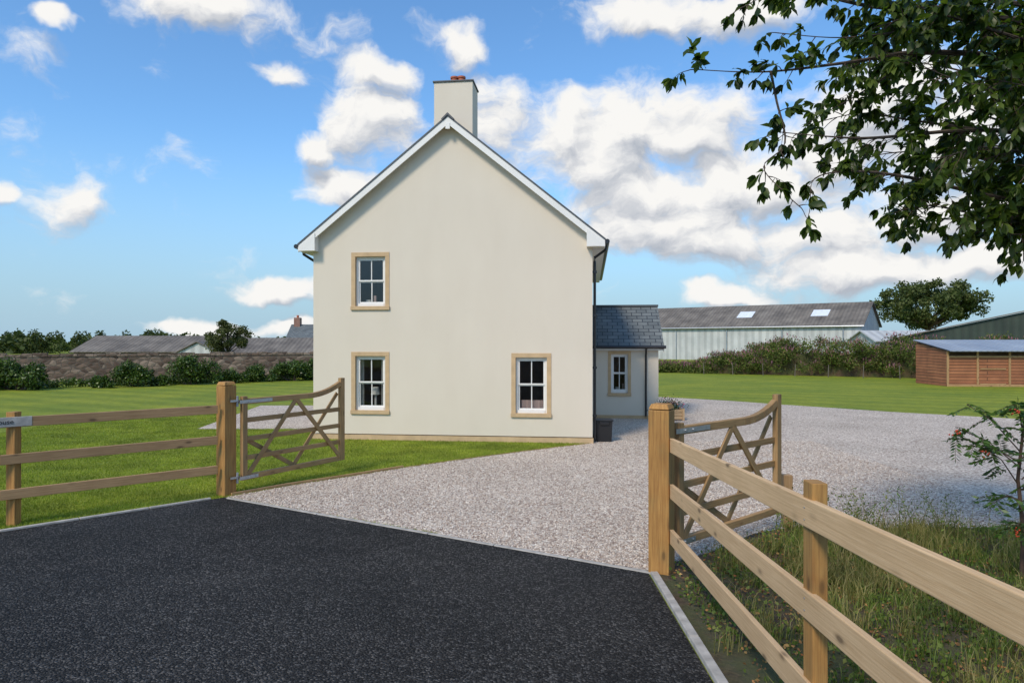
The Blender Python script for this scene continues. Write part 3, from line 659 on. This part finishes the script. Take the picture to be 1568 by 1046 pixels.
q=inverge(12000); P=vz(np.c_[q,rng.uniform(.004,.04,len(q))]); Dd=rng.normal(size=(len(P),3)); Dd[:,2]*=.25; 
o=leaves('leaf_litter',P,rng.uniform(.02,.045,len(P)),M['dead'],E,D=Dd,ratio=.6)
mb=MB(); LP=[]
for k in range(75):
    x=rng.uniform(3.2,5.4); y=rng.uniform(7.5,8.6); h=rng.uniform(.25,.62); dx,dy=rng.normal(0,.14,2)
    pts=[(x,y,0),(x+dx*.4,y+dy*.4,h*.6),(x+dx,y+dy,h)]; mb.tube(pts,[.004,.003,.0015],3,cap=False)
    for j in range(16): f=rng.uniform(.3,1); LP.append([x+dx*f+rng.normal(0,.035),y+dy*f+rng.normal(0,.035),h*f+rng.normal(0,.02)])
mb.build('weed_stems',[M['dry']],E); leaves('weed_seed_leaves',np.array(LP),rng.uniform(.02,.05,len(LP)),M['weed'],E,ratio=.4)

# rowan sapling
E=empty('rowan_sapling',(4.85,6.5,0)); mb=MB(); B=MB(); LP=[];LD=[];LS=[]
trunk=[(.0,0,0),(.02,0,.5),(-.02,.02,1.0),(.02,0,1.5),(.08,.02,2.0)]; mb.tube(trunk,[.025,.02,.016,.012,.005],7)
ends=[((-.02,.02,.95),(-.42,-.1,1.32)),((0,0,1.1),(-.66,-.05,1.50)),((0,0,1.15),(-.55,.1,1.38)),((0,0,1.25),(-.42,.15,1.70)),((.02,0,1.4),(-.2,-.2,1.72)),((.0,0,.8),(-.2,.1,.75)),((.02,0,1.5),(.35,0,1.8)),((0,0,1.0),(.4,-.1,1.3)),((0,0,.5),(-.15,-.15,.6)),((0,0,1.2),(.2,-.4,1.45)),((0,0,.6),(.3,.1,.9)),((0,0,.9),(.15,-.3,1.1))]
for bi,(a,b) in enumerate(ends):
    a=Vector(a);b=Vector(b); m=(a+b)/2+Vector((0,0,.06)); mb.tube([a,m,b],[.007,.005,.003],5)
    for k in range(8):
        f=.3+.7*k/7; o=a.lerp(b,f)+Vector((0,0,.05*math.sin(f*3))); d=Vector((random.gauss(-.2,.8),random.gauss(0,.8),random.gauss(-.15,.4))).normalized()
        rl=random.uniform(.15,.22)
        for j in range(7):
            pt=o+d*rl*(j+1)/7+Vector((0,0,-.045*((j+1)/7)**2)); side=d.cross(Vector((0,0,1))).normalized()
            for sg in(-1,1):
                LP.append(pt);LD.append(side*sg+d*.5+Vector((0,0,-.25)));LS.append(random.uniform(.055,.078))
        LP.append(pt);LD.append(d);LS.append(.07)
        mb.tube([o,o+d*rl*.5,pt],.002,3,cap=False)
    if bi in(0,1,4,8):
        for k in range(11): 
            c=b+Vector((random.gauss(0,.025),random.gauss(0,.025),random.gauss(-.05,.02))); B.tube([c+Vector((0,0,.008)),c+Vector((0,0,.003)),c-Vector((0,0,.003)),c-Vector((0,0,.008))],[.003,.008,.008,.003],6)
M['rowan']=leafmat('rowan_leaves',[(.03,.07,.014),(.055,.115,.022),(.10,.175,.035)],.3,.4,.4); M['berry']=simple('berries',(.45,.05,.012),.35)
mb.build('stem',[M['twig']],E); leaves('rowan_leaflets',np.array([tuple(p) for p in LP]),np.array(LS),M['rowan'],E,D=np.array([tuple(p) for p in LD]),ratio=.38,fold=.05); B.build('berries',[M['berry']],E,smooth=True)

# ------------------------------------------------------------------ cherry tree overhanging from the right
T=empty('cherry_tree'); mb=MB(); TX,TY=7.6,7.2
mb.tube([(TX,TY,-.2),(TX-.05,TY,1.2),(TX-.1,TY-.1,2.4),(TX-.3,TY-.2,3.6),(TX-.2,TY,5.2),(TX,TY,7)],[.24,.2,.18,.15,.1,.04],10)
br=[
 ([(7.3,7.0,3.4),(6.0,6.6,3.9),(5.0,6.3,4.15),(4.2,6.1,4.2),(3.2,6.0,4.1),(2.75,5.9,4.08),(2.3,5.9,4.12)],.04),
 ([(7.3,7.0,3.8),(5.8,6.5,4.5),(4.6,6.2,4.85),(3.6,6.0,4.85),(2.9,5.9,4.72),(2.15,5.8,4.6),(1.55,5.8,4.62)],.045),
 ([(2.2,5.8,4.6),(2.25,5.8,4.35),(2.3,5.75,3.98),(2.12,5.75,3.78),(2.28,5.7,3.55),(2.42,5.7,3.42)],.012),
 ([(7.3,7.0,3.2),(5.6,6.4,3.45),(4.4,6.2,3.62),(3.5,6.0,3.75),(2.95,5.9,3.78),(2.62,5.9,3.72),(2.58,5.9,3.5)],.03),
 ([(7.2,7.0,4.2),(5.5,6.4,5.0),(4.2,6.1,5.25),(3.2,6.0,5.25),(2.4,5.9,5.35),(2.0,5.9,5.2)],.045),
 ([(7.2,7.0,4.6),(5.5,6.6,5.4),(4.2,6.5,5.6),(3.0,6.4,5.65),(2.3,6.3,5.5)],.04),
 ([(5.8,6.5,4.5),(4.9,6.0,4.6),(4.2,5.8,4.45),(3.7,5.7,4.5),(3.3,5.6,4.6)],.025),
 ([(5.6,6.4,3.45),(4.9,6.1,3.5),(4.3,6.0,3.4),(3.7,6.0,3.5),(3.4,5.9,3.45)],.02),
 ([(6.0,6.6,3.9),(5.2,6.0,3.9),(4.5,5.7,3.85),(3.9,5.6,3.9),(3.5,5.5,3.8)],.025),
 ([(6.0,6.6,3.9),(5.3,7.0,4.1),(4.6,7.2,4.3),(4.0,7.2,4.3),(3.6,7.2,4.2)],.025),
 ([(5.5,6.4,5.0),(4.7,6.0,4.9),(4.1,5.8,4.95),(3.5,5.7,5.05),(3.1,5.7,4.95)],.025),
 ([(5.8,6.5,4.5),(5.2,7.0,4.9),(4.6,7.2,5.2),(3.9,7.2,5.3)],.025),
 ([(5.6,6.4,3.45),(5.0,6.8,3.6),(4.6,7.2,3.6),(4.2,7.4,3.7)],.02),
 ([(4.6,6.2,4.85),(4.1,6.0,5.1),(3.6,5.9,5.4),(3.2,5.8,5.5)],.02),
 ([(5.0,6.3,4.15),(4.6,5.7,4.2),(4.1,5.3,4.25),(3.7,5.2,4.3)],.018),
 ([(4.2,6.1,4.2),(3.7,6.3,4.35),(3.3,6.4,4.45),(3.0,6.4,4.4)],.015),
 ([(6.5,6.8,4.3),(5.6,5.8,4.7),(4.8,5.3,4.8),(4.0,5.0,4.75)],.03),
 ([(6.5,6.8,3.6),(5.4,5.8,3.7),(4.6,5.4,3.75),(4.0,5.3,3.6)],.025),
 ([(6.2,6.8,4.3),(5.3,6.6,4.3),(4.7,6.6,4.45),(4.2,6.6,4.65),(3.8,6.6,4.7)],.02),
 ([(6.2,6.8,5.0),(5.3,6.6,5.2),(4.6,6.7,5.5),(4.0,6.6,5.3),(3.5,6.6,5.1)],.02),
 ([(5.9,6.5,3.6),(5.1,6.3,3.8),(4.5,6.6,3.9),(3.9,6.6,3.85)],.02),
 ([(5.9,6.5,4.9),(5.0,5.6,5.0),(4.4,5.5,5.15),(3.8,5.5,5.2)],.02),
 ([(4.2,6.1,5.25),(3.5,6.0,5.05),(2.9,6.0,4.98),(2.35,6.0,5.02)],.016),
 ([(3.6,6.0,4.85),(3.15,6.1,4.55),(2.85,6.1,4.38),(2.7,6.1,4.3)],.012),
 ([(6.2,6.6,3.3),(5.2,6.2,3.35),(4.5,6.0,3.25),(4.1,6.0,3.3)],.018),
]
nview=len(br)
for k in range(16):
    a=rng.uniform(-1.4,2.6); r=rng.uniform(1.8,3.6); z=rng.uniform(3.6,7.4)
    br.append(([(TX-.2,TY,z*.75+.3),(TX+math.cos(a)*r*.5,TY+math.sin(a)*r*.5,z*.92),(TX+math.cos(a)*r,TY+math.sin(a)*r,z)],.05))
LP=[];LD=[];LS=[]; tw=MB()
def catm(pts,n=6):
    P=[Vector(p) for p in pts]; out=[]
    for i in range(len(P)-1):
        p0=P[max(i-1,0)];p1=P[i];p2=P[i+1];p3=P[min(i+2,len(P)-1)]
        for k in range(n):
            t=k/n; out.append(.5*((2*p1)+(p2-p0)*t+(2*p0-5*p1+4*p2-p3)*t*t+(3*p1-p0-3*p2+p3)*t**3))
    return out+[P[-1]]
def addtwig(o,d,L,spl=.045,big=1.0):
    n=max(3,int(L/spl)); p=o.copy(); pts=[o.copy()]; d=d.normalized()
    for k in range(n):
        d=(d+Vector((random.gauss(0,.16),random.gauss(0,.16),random.gauss(-.07,.12)))).normalized(); p=p+d*L/n; pts.append(p.copy())
        if k>=n*.2:
            for r in range(random.choice((1,2,2))):
                ld=d*.5+Vector((random.gauss(0,.65),random.gauss(0,.65),random.gauss(-.75,.45))); LP.append(tuple(p));LD.append(tuple(ld));LS.append(random.uniform(.07,.135)*big)
    for r in range(6):
        ld=d+Vector((random.gauss(0,.5),random.gauss(0,.5),random.gauss(-.5,.4))); LP.append(tuple(p));LD.append(tuple(ld));LS.append(random.uniform(.08,.135)*big)
    tw.tube(pts,[max(.0015,.005*(1-i/len(pts))) for i in range(len(pts))],4,cap=False)
for bi,(pts,r0) in enumerate(br):
    P=catm(pts); L=sum((b-a).length for a,b in zip(P,P[1:])); n=len(P)
    mb.tube(P,[max(.004,r0*(1-i/n)**1.1) for i in range(n)],6)
    acc=0; full=bi>=nview
    for i in range(1,n):
        seg=(P[i]-P[i-1]).length; acc+=seg; f=i/n
        if f<.25: continue
        step=.066 if not full else .2
        if P[i].x<3.0: step=.08
        while acc>step:
            acc-=step
            if P[i].x<3.0 and random.random()<.15: continue
            d=(P[i]-P[i-1]).normalized(); a=random.uniform(0,6.28); side=d.cross(Vector((0,0,1))).normalized()
            dd=d*.6+side*math.cos(a)*.9+Vector((0,0,1))*math.sin(a)*.6
            addtwig(P[i-1].lerp(P[i],random.random()),dd,random.uniform(.15,.5)*(1 if P[i].x>3.0 else .45))
    if not full: addtwig(P[-1],P[-1]-P[-2],.2,.03)
mb.build('trunk_and_branches',[M['bark']],T); tw.build('twigs',[M['twig']],T)
M['cherry']=leafmat('cherry_leaves',[(.022,.042,.008),(.045,.078,.013),(.08,.125,.02),(.15,.20,.04)],.45,.4,.35)
P=np.array(LP);Dd=unit(np.array(LD));S_=np.array(LS)[:,None];n=len(P)
R=rng.normal(size=(n,3))*.5; Sd=unit(np.cross(Dd,R+np.array([0,0,1.]))); Nn=np.cross(Sd,Dd)
def at(l,s,u): return P+Dd*S_*l+Sd*S_*s+Nn*S_*u
st=.08
V=np.stack([at(0,0,0),at(st+.25,0,.0),at(st+.62,0,-.03),at(1,0,-.16),at(st+.2,.19,.06),at(st+.58,.21,.02),at(st+.2,-.19,.06),at(st+.58,-.21,.02)],1).reshape(-1,3)
i=8*np.arange(n)[:,None]
tri=np.concatenate([i+[0,1,4],i+[1,2,5],i+[1,5,4],i+[2,3,5],i+[0,6,1],i+[1,6,7],i+[1,7,2],i+[2,7,3]])
fast('leaves',V,tri,M['cherry'],T)

# ------------------------------------------------------------------ sky, sun
world=bpy.data.worlds.new('World'); scene.world=world; world.use_nodes=True; nt=world.node_tree
for x in list(nt.nodes): nt.nodes.remove(x)
SE,SA=44,214
out=N(nt,'ShaderNodeOutputWorld'); bg=N(nt,'ShaderNodeBackground'); bg.inputs[1].default_value=.13; nt.links.new(bg.outputs[0],out.inputs[0])
sky=N(nt,'ShaderNodeTexSky',sky_type='NISHITA'); sky.sun_disc=False; sky.sun_elevation=rad(SE); sky.sun_rotation=rad(SA); sky.air_density=1.0; sky.dust_density=.6; sky.ozone_density=2.0
blobs=[(-32.2,9.7,4.4,3.2),(-24,24.6,9,3.6),(-33.5,21.4,2.2,1.1),(-5.1,24.0,5.5,2.7),(-11,21.2,5,2.6),(-18.7,20.4,3.8,1.9),(-11,17.5,8,4.8),(-14.2,12.3,4.5,2.6),(-16,15,3.6,2.2),
(3.6,17.3,10,6.3),(9.6,17.3,10,6.2),(14.3,16,8.5,5.2),(17,12.8,10,5.4),(10.6,12.2,12,6),(-1.3,18.3,8,5.0),(21.7,11.8,8,4.4),(12.7,9.5,13,4.2),(7,14.5,12,6),
(24,8.2,15,4.4),(31.3,9,12,4.4),(16.8,8.1,11,3.4),(26.3,5.8,13,2.8),(34.4,5.4,11,2.6),(16.8,3.8,5.5,1.8),(11.7,25,10,2.8),(19.3,24.6,8,2.8),(28,17,9,5),(33,14,9,5.5),(24,14,8,4.4),
(-18.7,4.2,5.5,1.9),(-24.8,1.1,7,1.3),(-18.7,1.2,5,1.1),(-37.2,9.7,2.2,1.5),(4,30,9,3),(150,30,30,12),(-120,35,34,12),(90,25,26,9),(-75,22,16,6),(178,12,40,7)]  # closing entries: unseen clouds behind and beside the view, added for light and reflections
def group(name,fn):
    g=bpy.data.node_groups.new(name,'ShaderNodeTree')
    g.interface.new_socket(name='V',in_out='INPUT',socket_type='NodeSocketVector'); g.interface.new_socket(name='D',in_out='OUTPUT',socket_type='NodeSocketFloat')
    gi=g.nodes.new('NodeGroupInput'); go=g.nodes.new('NodeGroupOutput'); g.links.new(fn(g,gi.outputs[0]),go.inputs[0]); return g
def fn(g,V):
    mp=N(g,'ShaderNodeMapping'); mp.inputs['Scale'].default_value=(1,1.6,1); mp.inputs['Location'].default_value=(3.1,1.7,0); g.links.new(V,mp.inputs[0])
    nz=N(g,'ShaderNodeTexNoise'); nz.noise_dimensions='2D'; nz.inputs['Scale'].default_value=7.5; nz.inputs['Detail'].default_value=9; nz.inputs['Roughness'].default_value=.6; g.links.new(mp.outputs[0],nz.inputs['Vector'])
    last=None
    for (az,el,ra,re) in blobs:
        m=N(g,'ShaderNodeMapping',vector_type='TEXTURE'); m.inputs['Location'].default_value=(rad(az),rad(el),0); m.inputs['Scale'].default_value=(rad(ra),rad(re),1); g.links.new(V,m.inputs[0])
        gr=N(g,'ShaderNodeTexGradient',gradient_type='QUADRATIC_SPHERE'); g.links.new(m.outputs[0],gr.inputs[0])
        if last is None: last=gr.outputs['Fac']
        else:
            mx=N(g,'ShaderNodeMath',operation='SMOOTH_MAX'); mx.inputs[2].default_value=.05; g.links.new(last,mx.inputs[0]); g.links.new(gr.outputs['Fac'],mx.inputs[1]); last=mx.outputs[0]
    cl=N(g,'ShaderNodeMath',operation='MAXIMUM'); g.links.new(last,cl.inputs[0]); cl.inputs[1].default_value=0
    pw=N(g,'ShaderNodeMath',operation='POWER'); g.links.new(cl.outputs[0],pw.inputs[0]); pw.inputs[1].default_value=.42
    mn=N(g,'ShaderNodeMath',operation='MULTIPLY_ADD'); g.links.new(nz.outputs['Fac'],mn.inputs[0]); mn.inputs[1].default_value=1.25; mn.inputs[2].default_value=-.625
    sm=N(g,'ShaderNodeMath',operation='ADD'); g.links.new(pw.outputs[0],sm.inputs[0]); g.links.new(mn.outputs[0],sm.inputs[1]); return sm.outputs[0]
G=group('cloud_density',fn)
tc=N(nt,'ShaderNodeTexCoord'); sp=N(nt,'ShaderNodeSeparateXYZ'); nt.links.new(tc.outputs['Generated'],sp.inputs[0])
az=N(nt,'ShaderNodeMath',operation='ARCTAN2'); nt.links.new(sp.outputs[0],az.inputs[0]); nt.links.new(sp.outputs[1],az.inputs[1])
el=N(nt,'ShaderNodeMath',operation='ARCSINE'); nt.links.new(sp.outputs[2],el.inputs[0])
cb=N(nt,'ShaderNodeCombineXYZ'); nt.links.new(az.outputs[0],cb.inputs[0]); nt.links.new(el.outputs[0],cb.inputs[1])
nw=N(nt,'ShaderNodeTexNoise'); nw.noise_dimensions='2D'; nw.inputs['Scale'].default_value=11; nw.inputs['Detail'].default_value=4; nt.links.new(cb.outputs[0],nw.inputs['Vector'])
sb=N(nt,'ShaderNodeVectorMath',operation='SUBTRACT'); nt.links.new(nw.outputs['Color'],sb.inputs[0]); sb.inputs[1].default_value=(.5,.5,.5)
scv=N(nt,'ShaderNodeVectorMath',operation='MULTIPLY'); nt.links.new(sb.outputs[0],scv.inputs[0]); scv.inputs[1].default_value=(.08,.055,0)
ad=N(nt,'ShaderNodeVectorMath',operation='ADD'); nt.links.new(scv.outputs[0],ad.inputs[0]); nt.links.new(cb.outputs[0],ad.inputs[1])
def dens(off):
    v=N(nt,'ShaderNodeVectorMath',operation='ADD'); nt.links.new(ad.outputs[0],v.inputs[0]); v.inputs[1].default_value=off
    q=N(nt,'ShaderNodeGroup'); q.node_tree=G; nt.links.new(v.outputs[0],q.inputs[0]); return q.outputs[0]
d0=dens((0,0,0)); d1=dens((-.010,.026,0))
mr=N(nt,'ShaderNodeMapRange',interpolation_type='SMOOTHSTEP'); mr.inputs[1].default_value=.32; mr.inputs[2].default_value=.74; nt.links.new(d0,mr.inputs[0])
df=N(nt,'ShaderNodeMath',operation='SUBTRACT'); nt.links.new(d0,df.inputs[0]); nt.links.new(d1,df.inputs[1])
sh=N(nt,'ShaderNodeMapRange'); sh.inputs[1].default_value=-.32; sh.inputs[2].default_value=.18; nt.links.new(df.outputs[0],sh.inputs[0])
ccol=ramp(nt,sh.outputs[0],[(0,(3.5,3.8,4.3)),(.4,(4.9,5.05,5.35)),(.75,(6.5,6.5,6.5)),(1,(7.3,7.2,7.0))])
skyc=mixc(nt,sky.outputs[0],(.95,1.36,1.62),1.0,'MULTIPLY')
hzr=N(nt,'ShaderNodeMapRange',interpolation_type='SMOOTHSTEP'); hzr.inputs[1].default_value=-.02; hzr.inputs[2].default_value=.30; hzr.inputs[3].default_value=.97; hzr.inputs[4].default_value=0; nt.links.new(el.outputs[0],hzr.inputs[0])
skyc=mixc(nt,skyc,(3.0,4.35,5.4),hzr.outputs[0])
fin=mixc(nt,skyc,ccol,mr.outputs[0]); nt.links.new(fin,bg.inputs[0])

sd=bpy.data.lights.new('sun','SUN'); sd.energy=2.9; sd.angle=rad(12); sd.color=(1,.88,.73); so=bpy.data.objects.new('sun',sd); link(so)
to=Vector((math.sin(rad(SA))*math.cos(rad(SE)),math.cos(rad(SA))*math.cos(rad(SE)),math.sin(rad(SE)))); so.rotation_euler=to.to_track_quat('Z','Y').to_euler(); so.location=(0,0,30)

cd=bpy.data.cameras.new('camera'); cd.lens=24; cd.sensor_width=36; cd.clip_end=5000; cam=bpy.data.objects.new('camera',cd); link(cam); cam.location=(0,0,2.3); cam.rotation_euler=(rad(90.1),0,0); scene.camera=cam
scene.view_settings.view_transform='Standard'; scene.view_settings.look='None'; scene.view_settings.exposure=0
